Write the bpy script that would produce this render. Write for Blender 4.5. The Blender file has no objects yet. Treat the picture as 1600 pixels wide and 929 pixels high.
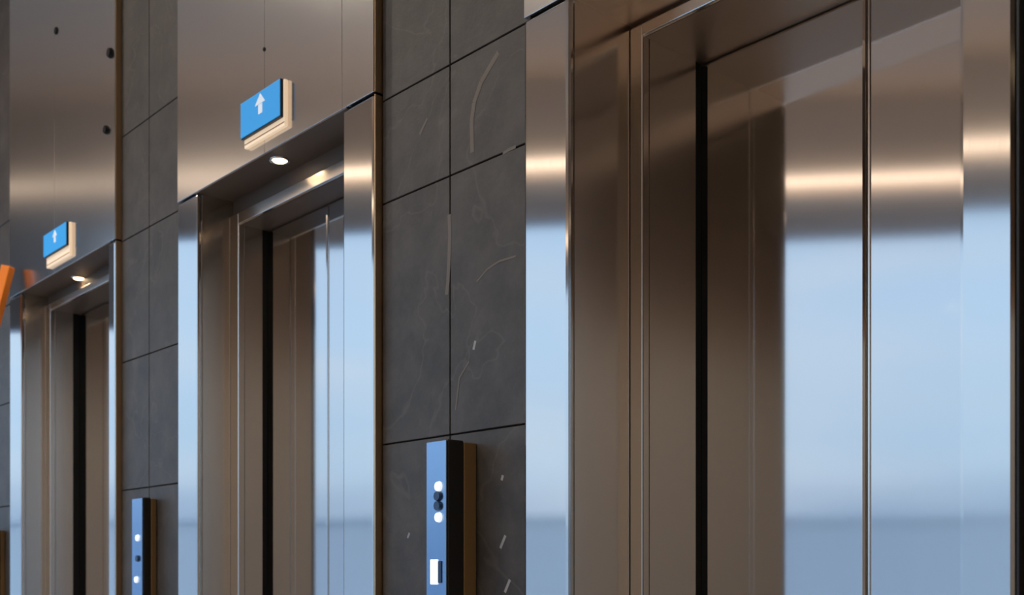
import bpy, bmesh, math, random
from mathutils import Vector, Matrix
random.seed(4)
S = bpy.context.scene
COL = S.collection

# ------------------------------------------------------------------ camera geometry
# World: +x runs along the lift wall to the right, +y into the wall, z up. y = 0 is the steel front.
FP, CX, VPX, HOR = 1704.0, 800.0, -733.0, 890.0
A = (VPX - CX) / FP
RT = math.sqrt(1 + A * A)
B = 2.4
EYE = 1.15
KQ = abs(A) / ((1 + A * A) * FP)
DIST = B / RT

cam_d = bpy.data.cameras.new('camera')
cam = bpy.data.objects.new('camera', cam_d); COL.objects.link(cam)
cam_d.sensor_width = 36.0
cam_d.lens = 36.0 * FP / 1600.0
cam_d.shift_y = (HOR - 464.5) / 1600.0
cam.location = (0, -DIST, EYE)
vdir = Vector((-1 / RT, -A / RT, 0))
cam.rotation_euler = vdir.to_track_quat('-Z', 'Y').to_euler()
cam_d.dof.use_dof = True
cam_d.dof.focus_distance = 2.6
cam_d.dof.aperture_fstop = 4.2
cam_d.clip_start = 0.05
S.camera = cam

S.view_settings.view_transform = 'Standard'
S.view_settings.look = 'None'
S.view_settings.exposure = 0.0
S.view_settings.gamma = 1.0
S.view_settings.use_curve_mapping = False

# sky
w = bpy.data.worlds.new('sky'); S.world = w; w.use_nodes = True
nt = w.node_tree; nt.nodes.clear()
out = nt.nodes.new('ShaderNodeOutputWorld'); bg = nt.nodes.new('ShaderNodeBackground')
tc = nt.nodes.new('ShaderNodeTexCoord'); sep = nt.nodes.new('ShaderNodeSeparateXYZ')
nt.links.new(tc.outputs['Generated'], sep.inputs[0])
rmp = nt.nodes.new('ShaderNodeValToRGB')
cr = rmp.color_ramp
cr.elements[0].position = 0.0; cr.elements[0].color = (0.48, 0.68, 0.94, 1)
cr.elements[1].position = 0.6; cr.elements[1].color = (0.60, 0.92, 1.40, 1)
e = cr.elements.new(0.2); e.color = (0.84, 1.15, 1.50, 1)
e = cr.elements.new(0.088); e.color = (0.76, 1.05, 1.36, 1)
e = cr.elements.new(0.066); e.color = (0.60, 0.83, 1.14, 1)
nt.links.new(sep.outputs['Z'], rmp.inputs[0])
mp = nt.nodes.new('ShaderNodeMapping'); mp.inputs['Scale'].default_value = (1.5, 1.5, 9)
nt.links.new(tc.outputs['Generated'], mp.inputs[0])
nz = nt.nodes.new('ShaderNodeTexNoise'); nz.inputs['Scale'].default_value = 1.6; nz.inputs['Detail'].default_value = 3
nt.links.new(mp.outputs[0], nz.inputs[0])
mr = nt.nodes.new('ShaderNodeMapRange'); mr.inputs[1].default_value = .45; mr.inputs[2].default_value = .72
mr.inputs[4].default_value = .6
nt.links.new(nz.outputs[0], mr.inputs[0])
mx = nt.nodes.new('ShaderNodeMix'); mx.data_type = 'RGBA'
mx.inputs[7].default_value = (1.08, 1.24, 1.40, 1)
nt.links.new(mr.outputs[0], mx.inputs[0]); nt.links.new(rmp.outputs[0], mx.inputs[6])
nt.links.new(mx.outputs[2], bg.inputs[0]); bg.inputs[1].default_value = 1.0
nt.links.new(bg.outputs[0], out.inputs[0])


# sun over the lobby roof, added to brighten the parapet: reaches only the terrace
sd = bpy.data.lights.new('sun', 'SUN'); sd.energy = 2.2; sd.angle = math.radians(3); sd.color = (1, .97, .92)
sun = bpy.data.objects.new('sun', sd); COL.objects.link(sun); sun.location = (0, 0, 12)
sun.rotation_euler = Vector((-.62, -.78, -.8)).to_track_quat('-Z', 'Y').to_euler()


def zz(u):                       # height from wall units above the eye
    return EYE + u * B


def yy(bb):                      # depth behind the steel front of plane number bb
    return (bb - 1) * B / RT


def xs(px, bb=1.0):              # place along the wall of photo column px on plane bb
    return -(RT * FP * B * bb / (px - VPX) + A * B * bb / RT)


def depth_for(px0, bb0, px1):    # plane on which column px1 lies straight behind column px0 of plane bb0
    return (bb0 * (1 / (px0 - VPX) - KQ)) / (1 / (px1 - VPX) - KQ)


# ------------------------------------------------------------------ materials
def new_mat(name):
    m = bpy.data.materials.new(name); m.use_nodes = True
    return m, m.node_tree, m.node_tree.nodes['Principled BSDF']


def plain(name, col, rough=.5, metal=0.0, emit=None, es=0.0, spec=.5):
    m, t, p = new_mat(name)
    p.inputs['Base Color'].default_value = (*col, 1)
    p.inputs['Roughness'].default_value = rough
    p.inputs['Metallic'].default_value = metal
    p.inputs['Specular IOR Level'].default_value = spec
    if emit:
        p.inputs['Emission Color'].default_value = (*emit, 1)
        p.inputs['Emission Strength'].default_value = es
    return m


def steel(name, col, rough, streak=.04, bump=.02):
    m, t, p = new_mat(name)
    c = t.nodes.new('ShaderNodeTexCoord')
    mp = t.nodes.new('ShaderNodeMapping'); mp.inputs['Scale'].default_value = (260, 260, 1.2)
    t.links.new(c.outputs['Object'], mp.inputs[0])
    n = t.nodes.new('ShaderNodeTexNoise'); n.inputs['Scale'].default_value = 1; n.inputs['Detail'].default_value = 2
    t.links.new(mp.outputs[0], n.inputs[0])
    r = t.nodes.new('ShaderNodeMapRange')
    r.inputs[3].default_value = rough - streak; r.inputs[4].default_value = rough + streak
    t.links.new(n.outputs[0], r.inputs[0]); t.links.new(r.outputs[0], p.inputs['Roughness'])
    bm_ = t.nodes.new('ShaderNodeBump'); bm_.inputs['Strength'].default_value = bump; bm_.inputs['Distance'].default_value = .001
    t.links.new(n.outputs[0], bm_.inputs['Height']); t.links.new(bm_.outputs[0], p.inputs['Normal'])
    p.inputs['Base Color'].default_value = (*col, 1)
    p.inputs['Metallic'].default_value = 1
    return m


def stone_mat():
    m, t, p = new_mat('slate')
    c = t.nodes.new('ShaderNodeTexCoord')
    n = t.nodes.new('ShaderNodeTexNoise'); n.inputs['Scale'].default_value = 9; n.inputs['Detail'].default_value = 8
    n.inputs['Roughness'].default_value = .65
    t.links.new(c.outputs['Object'], n.inputs[0])
    r = t.nodes.new('ShaderNodeValToRGB')
    r.color_ramp.elements[0].position = .3; r.color_ramp.elements[0].color = (.037, .0305, .025, 1)
    r.color_ramp.elements[1].position = .75; r.color_ramp.elements[1].color = (.086, .072, .060, 1)
    t.links.new(n.outputs[0], r.inputs[0])
    # thin pale veins
    n2 = t.nodes.new('ShaderNodeTexNoise'); n2.inputs['Scale'].default_value = 2.2; n2.inputs['Detail'].default_value = 4
    n2.inputs['Distortion'].default_value = .6
    t.links.new(c.outputs['Object'], n2.inputs[0])
    s1 = t.nodes.new('ShaderNodeMath'); s1.operation = 'SUBTRACT'; s1.inputs[1].default_value = .5
    s2 = t.nodes.new('ShaderNodeMath'); s2.operation = 'ABSOLUTE'
    s3 = t.nodes.new('ShaderNodeMapRange'); s3.inputs[1].default_value = 0; s3.inputs[2].default_value = .008
    s3.inputs[3].default_value = .22; s3.inputs[4].default_value = 0
    t.links.new(n2.outputs[0], s1.inputs[0]); t.links.new(s1.outputs[0], s2.inputs[0]); t.links.new(s2.outputs[0], s3.inputs[0])
    mx = t.nodes.new('ShaderNodeMix'); mx.data_type = 'RGBA'; mx.inputs[7].default_value = (.17, .14, .11, 1)
    t.links.new(s3.outputs[0], mx.inputs[0]); t.links.new(r.outputs[0], mx.inputs[6])
    t.links.new(mx.outputs[2], p.inputs['Base Color'])
    p.inputs['Roughness'].default_value = .5
    b = t.nodes.new('ShaderNodeBump'); b.inputs['Strength'].default_value = .35; b.inputs['Distance'].default_value = .006
    t.links.new(n.outputs[0], b.inputs['Height']); t.links.new(b.outputs[0], p.inputs['Normal'])
    return m


def glass_mat():
    m = bpy.data.materials.new('window_glass'); m.use_nodes = True
    t = m.node_tree; t.nodes.clear()
    o = t.nodes.new('ShaderNodeOutputMaterial'); a = t.nodes.new('ShaderNodeBsdfTransparent'); g = t.nodes.new('ShaderNodeBsdfGlossy')
    a.inputs[0].default_value = (.96, .98, 1, 1); g.inputs['Roughness'].default_value = .02
    f = t.nodes.new('ShaderNodeMixShader'); f.inputs[0].default_value = .06
    t.links.new(a.outputs[0], f.inputs[1]); t.links.new(g.outputs[0], f.inputs[2]); t.links.new(f.outputs[0], o.inputs[0])
    return m


M = dict(
    steel=steel('brushed_steel', (.66, .645, .63), .07, .015),
    fascia=steel('fascia_steel', (.72, .71, .70), .17, .03),
    door=steel('brushed_door_steel', (.64, .62, .61), .065, .006, .0),
    jamb=steel('jamb_steel', (.74, .67, .60), .20, .006, .0),
    bronze=steel('bronze_trim', (.80, .56, .33), .33),
    dark=plain('dark_cavity', (.012, .011, .010), .7),
    gap_cap_black=plain('black_caps_and_gap_shade', (.006, .006, .006), .6, spec=.2),  # small caps, and the shade painted into the door gaps
    black=plain('black_plastic_and_shaded_trim', (.012, .010, .009), .45),
    brown=plain('bronze_backing', (.28, .16, .06), .4, .3),
    stone=stone_mat(),
    vein=plain('stone_vein', (.150, .118, .090), .5),
    vein_pale=plain('pale_stone_fleck', (.34, .33, .32), .5),
    blue=plain('blue_sign_face', (.03, .32, .68), .35, emit=(.02, .30, .75), es=.5),
    white=plain('white_pictogram', (.8, .82, .84), .4, emit=(.8, .9, 1), es=.35),
    cream=plain('backlit_cream_diffuser', (.8, .68, .52), .4, emit=(1, .72, .47), es=.55),
    line=plain('brown_print', (.35, .24, .15), .5),
    lamp=plain('lit_lamp', (1, .8, .55), .4, emit=(1, .72, .42), es=9),
    led=plain('lit_strip', (1, .85, .7), .4, emit=(1, .79, .60), es=2.3),
    band=plain('blue_grey_band', (.56, .62, .72), .6),
    led_dim=plain('dim_lit_strip', (1, .85, .7), .4, emit=(1, .79, .60), es=.9),
    soffit_mid=plain('brightened_inner_soffit', (.42, .32, .24), .42, 1.0),  # inner soffit of the nearest lift, lightened for the door reflection
    soffit_near=plain('brightened_soffit', (.78, .60, .46), .36, 1.0),  # same soffit as the other lifts, lightened so the doors reflect brown
    btn=plain('lit_button', (.9, .95, 1), .3, emit=(.85, .92, 1), es=.8),
    btn_dark=plain('dark_blue_button', (.02, .06, .16), .3),
    panel=steel('blue_lit_panel_steel', (.28, .42, .62), .22),  # steel tinted blue to paint in the reflected daylight
    orange=plain('orange_paint', (1.0, .25, .004), .45, emit=None),
    ceil=plain('ceiling_plaster', (.74, .62, .52), .8),
    floor=plain('polished_floor', (.46, .46, .47), .15),
    bwall=plain('brown_wall', (.34, .21, .12), .6),
    bulk=plain('bulkhead_plaster', (.82, .76, .71), .7),
    frame=plain('window_frame_grey', (.16, .16, .17), .4),
    glass=glass_mat(),
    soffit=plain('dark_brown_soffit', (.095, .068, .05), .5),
    wall_low=plain('greige_wall', (.50, .475, .44), .6),
    ceil_dark=plain('added_dark_ceiling', (.075, .048, .032), .6),
    ground=plain('terrace_ground', (.50, .58, .64), .8),
    parapet=plain('parapet_blue_grey', (.40, .49, .58), .8),
)

# ------------------------------------------------------------------ mesh helpers


def add_box(bm, x0, x1, y0, y1, z0, z1, bev=0.0, mi=0, seg=2):
    vs = [bm.verts.new((x, y, z)) for x in (x0, x1) for y in (y0, y1) for z in (z0, z1)]
    idx = [(0, 1, 3, 2), (4, 6, 7, 5), (0, 4, 5, 1), (2, 3, 7, 6), (0, 2, 6, 4), (1, 5, 7, 3)]
    fs = [bm.faces.new([vs[i] for i in q]) for q in idx]
    for f in fs: f.material_index = mi
    if bev > 0:
        es = list({e for f in fs for e in f.edges})
        r = bmesh.ops.bevel(bm, geom=es, offset=bev, segments=seg, profile=.5, affect='EDGES')
        for f in r['faces']: f.material_index = mi
    return fs


def add_cyl(bm, c, r, h, axis='y', seg=24, r2=None, mi=0, bev=0):
    mat = Matrix.Translation(c)
    if axis == 'y': mat = mat @ Matrix.Rotation(math.pi / 2, 4, 'X')
    if axis == 'x': mat = mat @ Matrix.Rotation(math.pi / 2, 4, 'Y')
    g = bmesh.ops.create_cone(bm, cap_ends=True, segments=seg, radius1=r, radius2=r if r2 is None else r2, depth=h, matrix=mat)
    for v in g['verts']:
        for f in v.link_faces: f.material_index = mi


def obj(name, bm, mats, parent=None, smooth=False):
    bmesh.ops.recalc_face_normals(bm, faces=bm.faces[:])
    me = bpy.data.meshes.new(name); bm.to_mesh(me); bm.free()
    for m in (mats if isinstance(mats, (list, tuple)) else [mats]): me.materials.append(m)
    o = bpy.data.objects.new(name, me); COL.objects.link(o)
    if parent is not None:
        o.parent = parent
        mw = Matrix.Identity(4); p = parent
        while p is not None:
            mw = Matrix.Translation(p.location) @ mw; p = p.parent
        o.data.transform(mw.inverted())
    if smooth:
        for f in me.polygons: f.use_smooth = True
    return o


def box(name, b, m, parent=None, bev=0.0):
    bm = bmesh.new(); add_box(bm, *b, bev=bev); return obj(name, bm, m, parent)


def thing(name, loc, label, cat, group=None):
    o = bpy.data.objects.new(name, None); COL.objects.link(o); o.location = loc
    o.empty_display_size = .1
    o['label'] = label; o['category'] = cat
    if group: o['group'] = group
    return o


def tag(o, label, cat, group=None):
    o['label'] = label; o['category'] = cat
    if group: o['group'] = group
    return o


def struct(o):
    o['kind'] = 'structure'; return o


# ------------------------------------------------------------------ the place
CEIL = 5.2
BST = depth_for(585, 1.0, 597)          # plane of the stone face
YST = yy(BST)

# Lobby facade: a glazed front that runs out from the far end of the lift wall
Z_FAC = 9.0


def fac(t, off=0.0):                    # point on the facade line
    z = Z_FAC + off - .12 * t
    return Vector((-z / RT + t * (-A) / RT, DIST + z * A / RT - t / RT, 0))


FD = (fac(1) - fac(0)).normalized(); FN = Vector((FD.y, -FD.x, 0))
if FN.dot(fac(0, 1) - fac(0)) < 0: FN = -FN


def fac_box(bm, t0, t1, o0, o1, z0, z1):
    vs = []
    for t in (t0, t1):
        for o_ in (o0, o1):
            for z in (z0, z1):
                p = fac(0) + FD * t + FN * o_
                vs.append(bm.verts.new((p.x, p.y, z)))
    for q in [(0, 1, 3, 2), (4, 6, 7, 5), (0, 4, 5, 1), (2, 3, 7, 6), (0, 2, 6, 4), (1, 5, 7, 3)]:
        bm.faces.new([vs[i] for i in q])


T0, T1 = -6.43, 7.0
WIN_TOP, LED_Z = 4.01, 4.47
XR, YB = 4.0, fac(T1).y
XL = fac(T0).x - .1


def slab(name, z0, z1, m):              # floor plan follows the facade line
    p0, p1 = fac(T0, .14), fac(T1, .14)
    plan = [(XL, .9), (XL, p0.y), (p0.x, p0.y), (p1.x, p1.y), (p1.x, YB - .1), (XR + .1, YB - .1), (XR + .1, .9)]
    bm = bmesh.new()
    lo = [bm.verts.new((x, y, z0)) for x, y in plan]; hi = [bm.verts.new((x, y, z1)) for x, y in plan]
    bm.faces.new(lo); bm.faces.new(hi)
    for i in range(len(plan)):
        j = (i + 1) % len(plan); bm.faces.new([lo[i], lo[j], hi[j], hi[i]])
    return struct(obj(name, bm, m))


floor = slab('floor', -.1, 0, M['floor'])
ceil = slab('ceiling', CEIL, CEIL + .1, M['ceil'])
struct(box('trim_1', (-.4, XR - .01, YB + .01, -.35, CEIL - .03, CEIL - .001), M['ceil_dark']))   # added dark ceiling field, out of view, darkens the jamb tops
SPL = 3.6                                # unseen walls split pale below, dark above, shaped for the jamb reflections
for nm, b in (('wall_right', (XR, XR + .1, YB, .9)), ('wall_front', (fac(T1).x - .1, XR, YB - .1, YB))):
    bm = bmesh.new()
    add_box(bm, *b, 0, SPL, mi=0); add_box(bm, *b, SPL, CEIL, mi=1)
    struct(obj(nm, bm, [M['wall_low'], M['bwall']]))
bm = bmesh.new()
fac_box(bm, T0, T1, 0, .15, LED_Z - .12, CEIL)
nf = len(bm.faces)
fac_box(bm, T0, T1, 0, .15, WIN_TOP, LED_Z - .12)   # blue-grey band over the glass
fac_box(bm, T0, -3.3, 0, .15, 3.25, WIN_TOP)        # lower head at the far end
bm.faces.ensure_lookup_table()
for f in bm.faces[nf:]: f.material_index = 1
struct(obj('wall_left', bm, [M['bulk'], M['band']]))
bm = bmesh.new()
for t in (T0 + .03, -.5, T1 - .03):
    fac_box(bm, t - .03, t + .03, .02, .12, 0, WIN_TOP)
fac_box(bm, T0, T1, .02, .12, 0, .06)
wf = struct(obj('window_1', bm, M['frame']))
bm = bmesh.new(); fac_box(bm, T0, T1, .065, .075, .06, WIN_TOP)
obj('glass_pane', bm, M['glass'], wf)
bm = bmesh.new()
add_box(bm, XL, XR, .9, 1.0, 0, CEIL); add_box(bm, XL - .1, XL, YST, 1.0, 0, CEIL)
struct(obj('wall_shaft', bm, M['dark']))
# outside: terrace ground and a low parapet
bm = bmesh.new(); fac_box(bm, -20, 25, .3, 40, -.2, -.05); struct(obj('terrace_ground', bm, M['ground']))
bm = bmesh.new(); fac_box(bm, -20, 25, 9.0, 9.3, -.05, 1.95); fac_box(bm, -20, 25, 8.95, 9.35, 1.95, 2.05)
struct(obj('parapet_wall', bm, M['parapet']))

# the slate wall between the lifts
# lift columns measured on the steel front
LIFTS = [
    dict(xl0=15, xl1=33, xr0=169, xr1=180, u0=76, u1=83, j=114, s=124, hd=.5655, bar=(.533, .547), seams=(85,), ret=184),
    dict(xl0=277, xl1=308, xr0=535, xr1=585, u0=365, u1=378, j=410, s=418, hd=.566, bar=(.524, .542), seams=(413, 534), ret=597),
    dict(xl0=818, xl1=888, xr0=1497, xr1=1591, u0=990, u1=1010, j=1087, s=1096, hd=.5535, bar=(.538, .550), seams=(), ret=1620),
]
bm = bmesh.new()
GAP = .0022


def pillar(x0, x1, cols, rows, split_from=0):
    add_box(bm, x0, x1, YST + .012, YST + .10, 0, CEIL, mi=1)
    zs = [0] + [zz(u) for u in rows] + [CEIL]
    for i in range(len(zs) - 1):
        cs = [x0] + list(cols) + [x1]
        for j in range(len(cs) - 1):
            add_box(bm, cs[j] + GAP, cs[j + 1] - GAP, YST, YST + .011, zs[i] + GAP, zs[i + 1] - GAP, bev=.0012, mi=0, seg=1)


def ribbon(pts, wpx, mi):
    P = [(xs(p[0], BST), zz((HOR - p[1]) / (p[0] - VPX) * BST)) for p in pts]
    wd = wpx / 2 * .0017
    for (a, b_) in zip(P[:-1], P[1:]):
        d = Vector((b_[0] - a[0], b_[1] - a[1])); n = Vector((-d.y, d.x)).normalized() * wd
        q = [(a[0] + n.x, a[1] + n.y), (a[0] - n.x, a[1] - n.y), (b_[0] - n.x, b_[1] - n.y), (b_[0] + n.x, b_[1] + n.y)]
        f = bm.faces.new([bm.verts.new((x, YST - .0006, z)) for x, z in q]); f.material_index = mi


e1, e2 = xs(181), xs(585); e3 = xs(1591)
# slab between the second and the nearest lift
pillar(e2 + .001, xs(818) - .001, [xs(703, BST)], [-.30, -.08, .149, .435, .5575, .69])
# slab between the far and the second lift
pillar(xs(180) + .001, xs(277) - .001, [xs(233, BST)], [-.30, -.08, .136, .355, .563, .742])
# stone left of the far lift and right of the nearest one
pillar(XL + .01, xs(15) - .001, [xs(15) - 2.28, xs(15) - 1.28, xs(15) - .28], [-.30, -.08, .136, .355, .563, .742])
pillar(xs(1591) + .001, XR - .01, [xs(1591) + .28, xs(1591) + .84], [-.30, -.08, .149, .435, .5575, .69])
ribbon([(779, 82), (768, 100), (752, 128), (741, 160), (737, 190), (738, 238)], 9, 2)
ribbon([(806, 229), (795, 234), (786, 240)], 5, 2)
ribbon([(702, 335), (703, 365), (702, 400), (700, 440), (698, 460)], 8, 2)
ribbon([(806, 400), (780, 408), (762, 420), (745, 440)], 3, 2)
ribbon([(743, 532), (740, 546)], 5, 3)
ribbon([(786, 742), (784, 750)], 5, 3)
ribbon([(790, 836), (782, 856)], 5, 3)
ribbon([(797, 905), (789, 925)], 5, 3)
ribbon([(640, 832), (637, 840)], 4, 3)
ribbon([(668, 185), (656, 210)], 5, 2)
ribbon([(733, 565), (718, 590), (712, 640)], 3, 2)
struct(obj('wall_back', bm, [M['stone'], M['dark'], M['vein'], M['vein_pale']]))


# ------------------------------------------------------------------ lifts
def make_lift(L, label):
    xl0, xl1, xr0, xr1 = (xs(L[k]) for k in ('xl0', 'xl1', 'xr0', 'xr1'))
    b1 = depth_for(L['xl1'], 1, L['u0']); y1 = yy(b1)
    xi = xs(L['u1'], b1)                       # inner face of the stepped jamb
    step = max(xi - xl1, .012)
    xi = xl1 + step; xir = xr0 - step
    b2 = depth_for(L['u1'], b1, L['j']); y2 = yy(b2)
    b3 = depth_for(L['j'], b2, L['s']); y3 = yy(b3)
    zh = zz(L['hd']); zb0, zb1 = zz(L['bar'][0]), zz(L['bar'][1])
    xc = (xl1 + xr0) / 2
    t = thing('elevator', (xc, 0, 0), label, 'elevator', 'elevators along the dark stone wall')
    g = .004
    # front posts: bevelled steel strips
    pl = box('front_post', (xl0, xl1, 0, .024, 0, zh - g), M['steel'], t, bev=.009)
    pr = box('front_post', (xr0, xr1 - .004, 0, .024, 0, zh - g), M['steel'], t, bev=.009)
    # bronze returns on the outer edges
    rt = box('edge_trim', (xr1 - .004, xr1, .003, YST + .01, 0, zh - g), M[L.get('trim', 'bronze')], t)
    if 'trim' not in L: rt['label'] = 'bronze edge strip'
    rt = box('edge_trim', (xr1 - .004, xr1, .003, YST + .01, zh + g, CEIL - .005), M[L.get('trim', 'bronze')], t)
    if 'trim' not in L: rt['label'] = 'bronze edge strip'
    # fascia over the opening, split at its seams
    cuts = [xl0] + [xs(p) for p in L['seams']] + [xr1 - .004]
    for a, c in zip(cuts[:-1], cuts[1:]):
        box('fascia_panel', (a + .0009, c - .0009, 0, .05, zh + g, CEIL - .005), M['fascia'], t, bev=.0015)
    # dark carcass showing in the joints
    bm = bmesh.new()
    add_box(bm, xl0 + .01, xr1 - .01, .052, .07, zh + .02, CEIL - .005)
    add_box(bm, xl0 + .01, xl1 - .02, .014, .06, zh - g - .02, zh - .001)
    add_box(bm, xr0 + .02, xr1 - .01, .014, .06, zh - g - .02, zh - .001)
    obj('carcass', bm, M['dark'], t)
    # outer reveal: two jambs and the soffit
    box('jamb', (xl1 - .02, xl1 - .001, .022, y1, 0, zh), M['jamb'], t)
    box('jamb', (xr0 + .001, xr0 + .02, .022, y1, 0, zh), M['jamb'], t)
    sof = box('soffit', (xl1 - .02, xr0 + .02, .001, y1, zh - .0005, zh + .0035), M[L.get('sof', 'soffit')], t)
    # stepped inner architrave (front edge of the inner frame)
    bm = bmesh.new()
    add_box(bm, xl1, xi, y1 - .014, y1 + .012, 0, zb1, bev=.004)
    add_box(bm, xir, xr0, y1 - .014, y1 + .012, 0, zb1, bev=.004)
    add_box(bm, xi - .004, xir + .004, y1 - .014, y1 - .001, zb0, zb1, bev=.003)
    obj('architrave', bm, M['jamb'], t)
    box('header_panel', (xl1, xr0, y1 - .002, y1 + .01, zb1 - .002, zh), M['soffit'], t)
    # inner reveal
    box('inner_jamb', (xi - .02, xi, y1 + .012, y2, 0, zb0), M['jamb'], t)
    box('inner_jamb', (xir, xir + .02, y1 + .012, y2, 0, zb0), M['jamb'], t)
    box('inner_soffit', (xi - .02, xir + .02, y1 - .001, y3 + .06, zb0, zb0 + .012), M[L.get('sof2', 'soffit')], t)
    # black strips that paint in the shade of the gap beside the doors
    box('gap_shade', (xi - .03, xi - .001, y2, y3, 0, zb0), M['gap_cap_black'], t)
    box('gap_shade', (xir + .001, xir + .03, y2, y3, 0, zb0), M['gap_cap_black'], t)
    # centre opening doors
    xm = xs(L['mid'], b3) if 'mid' in L else (xi + xir) / 2
    for a, c in ((xi - .03, xm - .003), (xm + .003, xir + .03)):
        box('door_panel', (a, c, y3 + .001, y3 + .035, .01, zb0 - .001), M['door'], t, bev=.008)
    box('door_gap', (xm - .0029, xm + .0029, y3 + .010, y3 + .03, .01, zb0 - .002), M['jamb'], t)
    box('sill', (xi - .02, xir + .02, y1, y3 + .06, -.0, .008), M['steel'], t)
    return t, (xl1, xr0, zh, y1)


def downlight(t, x, y, z, power):
    bm = bmesh.new()
    # trim ring
    n = 28
    for (ra, rb, za, zb_) in ((.034, .027, -.004, -.004), (.027, .024, -.004, .0), (.034, .035, -.004, .0)):
        for i in range(n):
            a0, a1 = 2 * math.pi * i / n, 2 * math.pi * (i + 1) / n
            bm.faces.new([bm.verts.new((x + r * math.cos(a), y + r * math.sin(a), z + q)) for r, a, q in
                          ((ra, a0, za), (ra, a1, za), (rb, a1, zb_), (rb, a0, zb_))])
    bmesh.ops.remove_doubles(bm, verts=bm.verts[:], dist=1e-5)
    o = obj('downlight', bm, M['jamb'], t)
    o['label'] = 'round recessed downlight'
    bm = bmesh.new()
    bmesh.ops.create_uvsphere(bm, u_segments=20, v_segments=10, radius=.024, matrix=Matrix.Translation((x, y, z - .001)) @ Matrix.Diagonal((1, 1, .35, 1)))
    l_ = obj('bulb', bm, M['lamp'], o, smooth=True); l_['label'] = 'glowing warm bulb'
    ld = bpy.data.lights.new('downlight_glow', 'SPOT'); ld.energy = power; ld.color = (1, .70, .42); ld.shadow_soft_size = .03
    ld.spot_size = math.radians(150); ld.spot_blend = 1.0
    lo = bpy.data.objects.new('downlight_glow', ld); COL.objects.link(lo); lo.parent = t
    lo.location = Vector((x, y, z - .02)) - t.location


LABELS = ['farthest elevator, at left edge of photo, narrow view of brushed steel doors and frame',
          'middle elevator with blue sign, steel frame between the two dark stone panels',
          'nearest elevator filling the right side, with wide blue-reflecting steel double doors']
lifts = []
LIFTS[2]['mid'] = 1354; LIFTS[2]['trim'] = 'black'; LIFTS[2]['sof'] = 'soffit_near'; LIFTS[2]['sof2'] = 'soffit_mid'  # black return paints in shade on bronze; lighter soffits feed the door reflection
for L, lb in zip(LIFTS, LABELS):
    t, inf = make_lift(L, lb); lifts.append((t, inf))
for i, (px, py, pw) in enumerate(((123, 434, 2.0), (437, 250, 2.0), (None, None, 2.0))):
    t, (xl1, xr0, zh, y1) = lifts[i]
    if px is None:
        x, y = xs(1160, 1.43), yy(1.06)
    else:
        bb = LIFTS[i]['hd'] * (px - VPX) / (HOR - py)
        x, y = xs(px, bb), yy(bb)
    downlight(t, x, max(y, .04), zh, pw)


def fitting(t, px, py, r, d=.012, name='screw_cap'):
    bm = bmesh.new(); add_cyl(bm, (xs(px), -d / 2, zz((HOR - py) / (px - VPX))), r, d, 'y', 16, r * .8)
    o = obj(name, bm, M['gap_cap_black'], t); o['label'] = 'small black cap'


fitting(lifts[0][0], 173, 83, .022); fitting(lifts[0][0], 167, 203, .019)
fitting(lifts[0][0], 88, 48, .018, .006); fitting(lifts[1][0], 413, 77, .007, .003)


# ------------------------------------------------------------------ signs above the doors
def make_sign(px0, px1, v0, v1, cv0, label):
    bbf = .985
    x0, x1 = xs(px0, bbf), xs(px1, bbf)
    yf = yy(bbf)
    z0, z1, zc = zz(v0), zz(v1), zz(cv0)
    xc = (x0 + x1) / 2
    t = thing('elevator_sign', (xc, 0, zc), label, 'sign', 'blue signs over the elevator doors')
    o = box('light_box', (x0, x1 + .008, yf + .013, -.001, zc, z1 + .002), M['cream'], t, bev=.003); o['label'] = 'glowing cream sign body'
    box('body_line', (x0 + .004, x1 + .006, yf + .0118, yf + .0135, zc + .010, zc + .0135), M['line'], o)
    box('edge_frame', (x0 - .001, x1 + .001, yf + .002, yf + .0125, z0 - .004, z1 + .002), M['black'], t, bev=.001)
    f = box('blue_face', (x0, x1, yf, yf + .0025, z0, z1), M['blue'], t)
    # worn white pictogram: an arrow head above a small cabin
    bm = bmesh.new()
    w_, h = x1 - x0, z1 - z0
    cx_, cz = x0 + w_ * .52, z0 + h * .62

    def poly(pts):
        a = [bm.verts.new((cx_ + x * h, yf - .0012, cz + z * h)) for x, z in pts]
        b_ = [bm.verts.new((cx_ + x * h, yf + .001, cz + z * h)) for x, z in pts]
        bm.faces.new(a)
        for i in range(len(a)):
            j = (i + 1) % len(a); bm.faces.new([a[i], a[j], b_[j], b_[i]])
    poly([(-.30, .04), (.26, .04), (0, .32)])
    poly([(-.11, .02), (.11, .02), (.11, -.24), (-.11, -.24)])
    obj('pictogram', bm, M['white'], f)
    return t


make_sign(376, 437, .598, .646, .585, 'blue backlit sign mounted over the middle elevator, just above its downlight')
make_sign(68, 103, .600, .641, .580, 'small blue backlit sign mounted over the farthest elevator at left')


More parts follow.
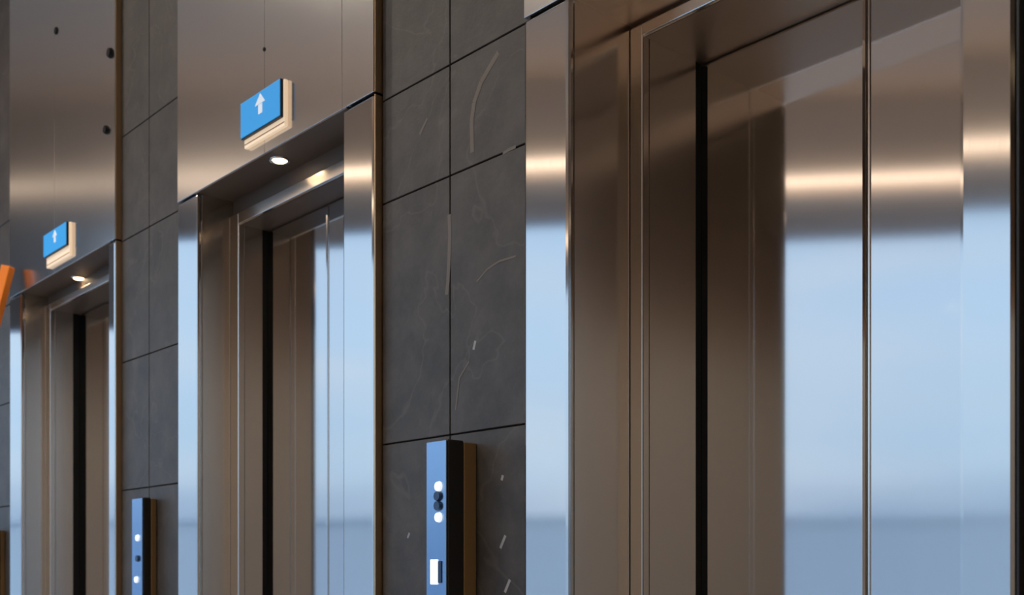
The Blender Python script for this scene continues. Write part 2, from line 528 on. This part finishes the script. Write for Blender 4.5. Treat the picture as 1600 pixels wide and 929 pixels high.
# ------------------------------------------------------------------ call panels
def make_panel(pf0, pf1, pr, pm, top, label, buttons):
    bf = BST * (1 / (pr - VPX) - KQ) / (1 / (pf1 - VPX) - KQ)
    x0, x1 = xs(pf0, bf), xs(pf1, bf)
    yf = yy(bf)
    bmid = bf * (1 / (pf1 - VPX) - KQ) / (1 / (pm - VPX) - KQ)
    ym = yy(bmid)
    zt = zz(top); zb = zt - 1.05
    t = thing('call_panel', ((x0 + x1) / 2, YST, zb), label, 'call panel', 'call panels on the dark stone')
    b = box('backing', (x0 + .004, x1, ym, YST - .0008, zb, zt - .004), M['brown'], t, bev=.003); b['label'] = 'bronze brown mounting block'
    box('housing', (x0, x1, yf + .006, ym, zb, zt), M['black'], t, bev=.004)
    f = box('faceplate', (x0, x1 - .001, yf, yf + .006, zb + .002, zt - .002), M['panel'], t, bev=.002)
    w_ = x1 - x0
    for kind, fx, py in buttons:
        pm_ = (pf0 + pf1) / 2
        z = zz((HOR - py) / (pm_ - VPX) * bf)
        x = x0 + fx * w_
        bm = bmesh.new()
        if kind == 'display':
            add_box(bm, x - .022, x + .010, yf - .003, yf + .001, z - .032, z + .032, bev=.002)
            o = obj('display', bm, M['btn'], t); o['label'] = 'lit white floor display'
            bm = bmesh.new(); add_box(bm, x + .010, x + .024, yf - .003, yf + .001, z - .028, z + .028, bev=.002)
            obj('display_bezel', bm, M['btn_dark'], t)
        else:
            add_cyl(bm, (x, yf - .003, z), .0135, .008, 'y', 24, .0115)
            o = obj('button', bm, M['btn'] if kind == 'lit' else M['btn_dark'], t)
            o['label'] = 'lit white button' if kind == 'lit' else 'dark blue button'
    return t


make_panel(666, 697, 745, 725, .1375, 'call panel on dark stone between middle and nearest elevators, steel face tinted blue for reflected daylight, lit buttons',
           [('lit', .66, 760), ('dark', .62, 775), ('dark', .62, 790), ('lit', .66, 808), ('display', .5, 893)])
make_panel(206, 222, 245, 236, .117, 'call panel on dark stone between farthest and middle elevators',
           [('lit', .62, 840), ('dark', .6, 872), ('lit', .5, 905)])
make_panel(-22, -9, 8, 1, .086, 'call panel at the left edge of the photo, beside the farthest elevator', [('lit', .6, 870)])

# ------------------------------------------------------------------ orange pole leaning on the stone at the far left
bbp = 1 - .047 * RT / B
zt = zz((HOR - 416) / (13 - VPX) * bbp)
top = Vector((xs(13, bbp), yy(bbp), zt))
slope = Vector((-.26 * .669, -.26 * .743, -1)).normalized()
bot = top + slope * ((zt - .008) / abs(slope.z))
bm = bmesh.new()
ln = (top - bot).length
add_box(bm, -.030, .030, -.018, .018, 0, ln, bev=.004)
q = Vector((0, 0, 1)).rotation_difference((top - bot).normalized()).to_matrix().to_4x4() @ Matrix.Rotation(math.radians(25), 4, 'Z')
o = obj('orange_pole', bm, M['orange']); o.data.transform(q); o.location = bot
tag(o, 'orange pole leaning beside the farthest elevator at left edge of photo', 'pole')

# ------------------------------------------------------------------ linear lights and added ceiling lamps
bm = bmesh.new(); fac_box(bm, -3.1, T1 - .3, -.08, -.02, LED_Z - .03, LED_Z + .03)
o = obj('linear_light', bm, M['led']); tag(o, 'long warm linear light above the lobby windows', 'light')


bm = bmesh.new(); fac_box(bm, -6.0, -3.2, -.08, -.02, LED_Z - .03, LED_Z + .03)
o = obj('linear_light', bm, M['led_dim']); tag(o, 'short dim linear light at the far end of the lobby windows', 'light')


def added_ceiling_lamp(x, y, pw):  # lamps added out of view to brighten the pole, walls and bulkhead
    CEIL_ = CEIL - .03 if x > -.4 else CEIL
    t = thing('added_ceiling_lamp', (x, y, CEIL_), 'round warm lamp added to the lobby ceiling, out of view', 'lamp', 'added ceiling lamps')
    bm = bmesh.new(); add_cyl(bm, (x, y, CEIL_ - .02), .10, .04, 'z', 28, .11); obj('lamp_ring', bm, M['frame'], t)
    bm = bmesh.new(); add_cyl(bm, (x, y, CEIL_ - .043), .085, .006, 'z', 28); obj('lamp_disc', bm, M['lamp'], t)
    ld = bpy.data.lights.new('lamp_glow', 'SPOT'); ld.energy = pw; ld.color = (1, .84, .68); ld.shadow_soft_size = .09
    ld.spot_size = math.radians(130); ld.spot_blend = .6
    lo = bpy.data.objects.new('lamp_glow', ld); COL.objects.link(lo); lo.parent = t; lo.location = (0, 0, -.06)


for x, y, p in ((-5.9, -1.6, 220), (2.2, -2.0, 220), (2.2, -4.6, 220), (2.2, -7.0, 220), (-2.5, -3.5, 260), (-4.6, -2.5, 280), (-.2, -7.6, 160)):
    added_ceiling_lamp(x, y, p)
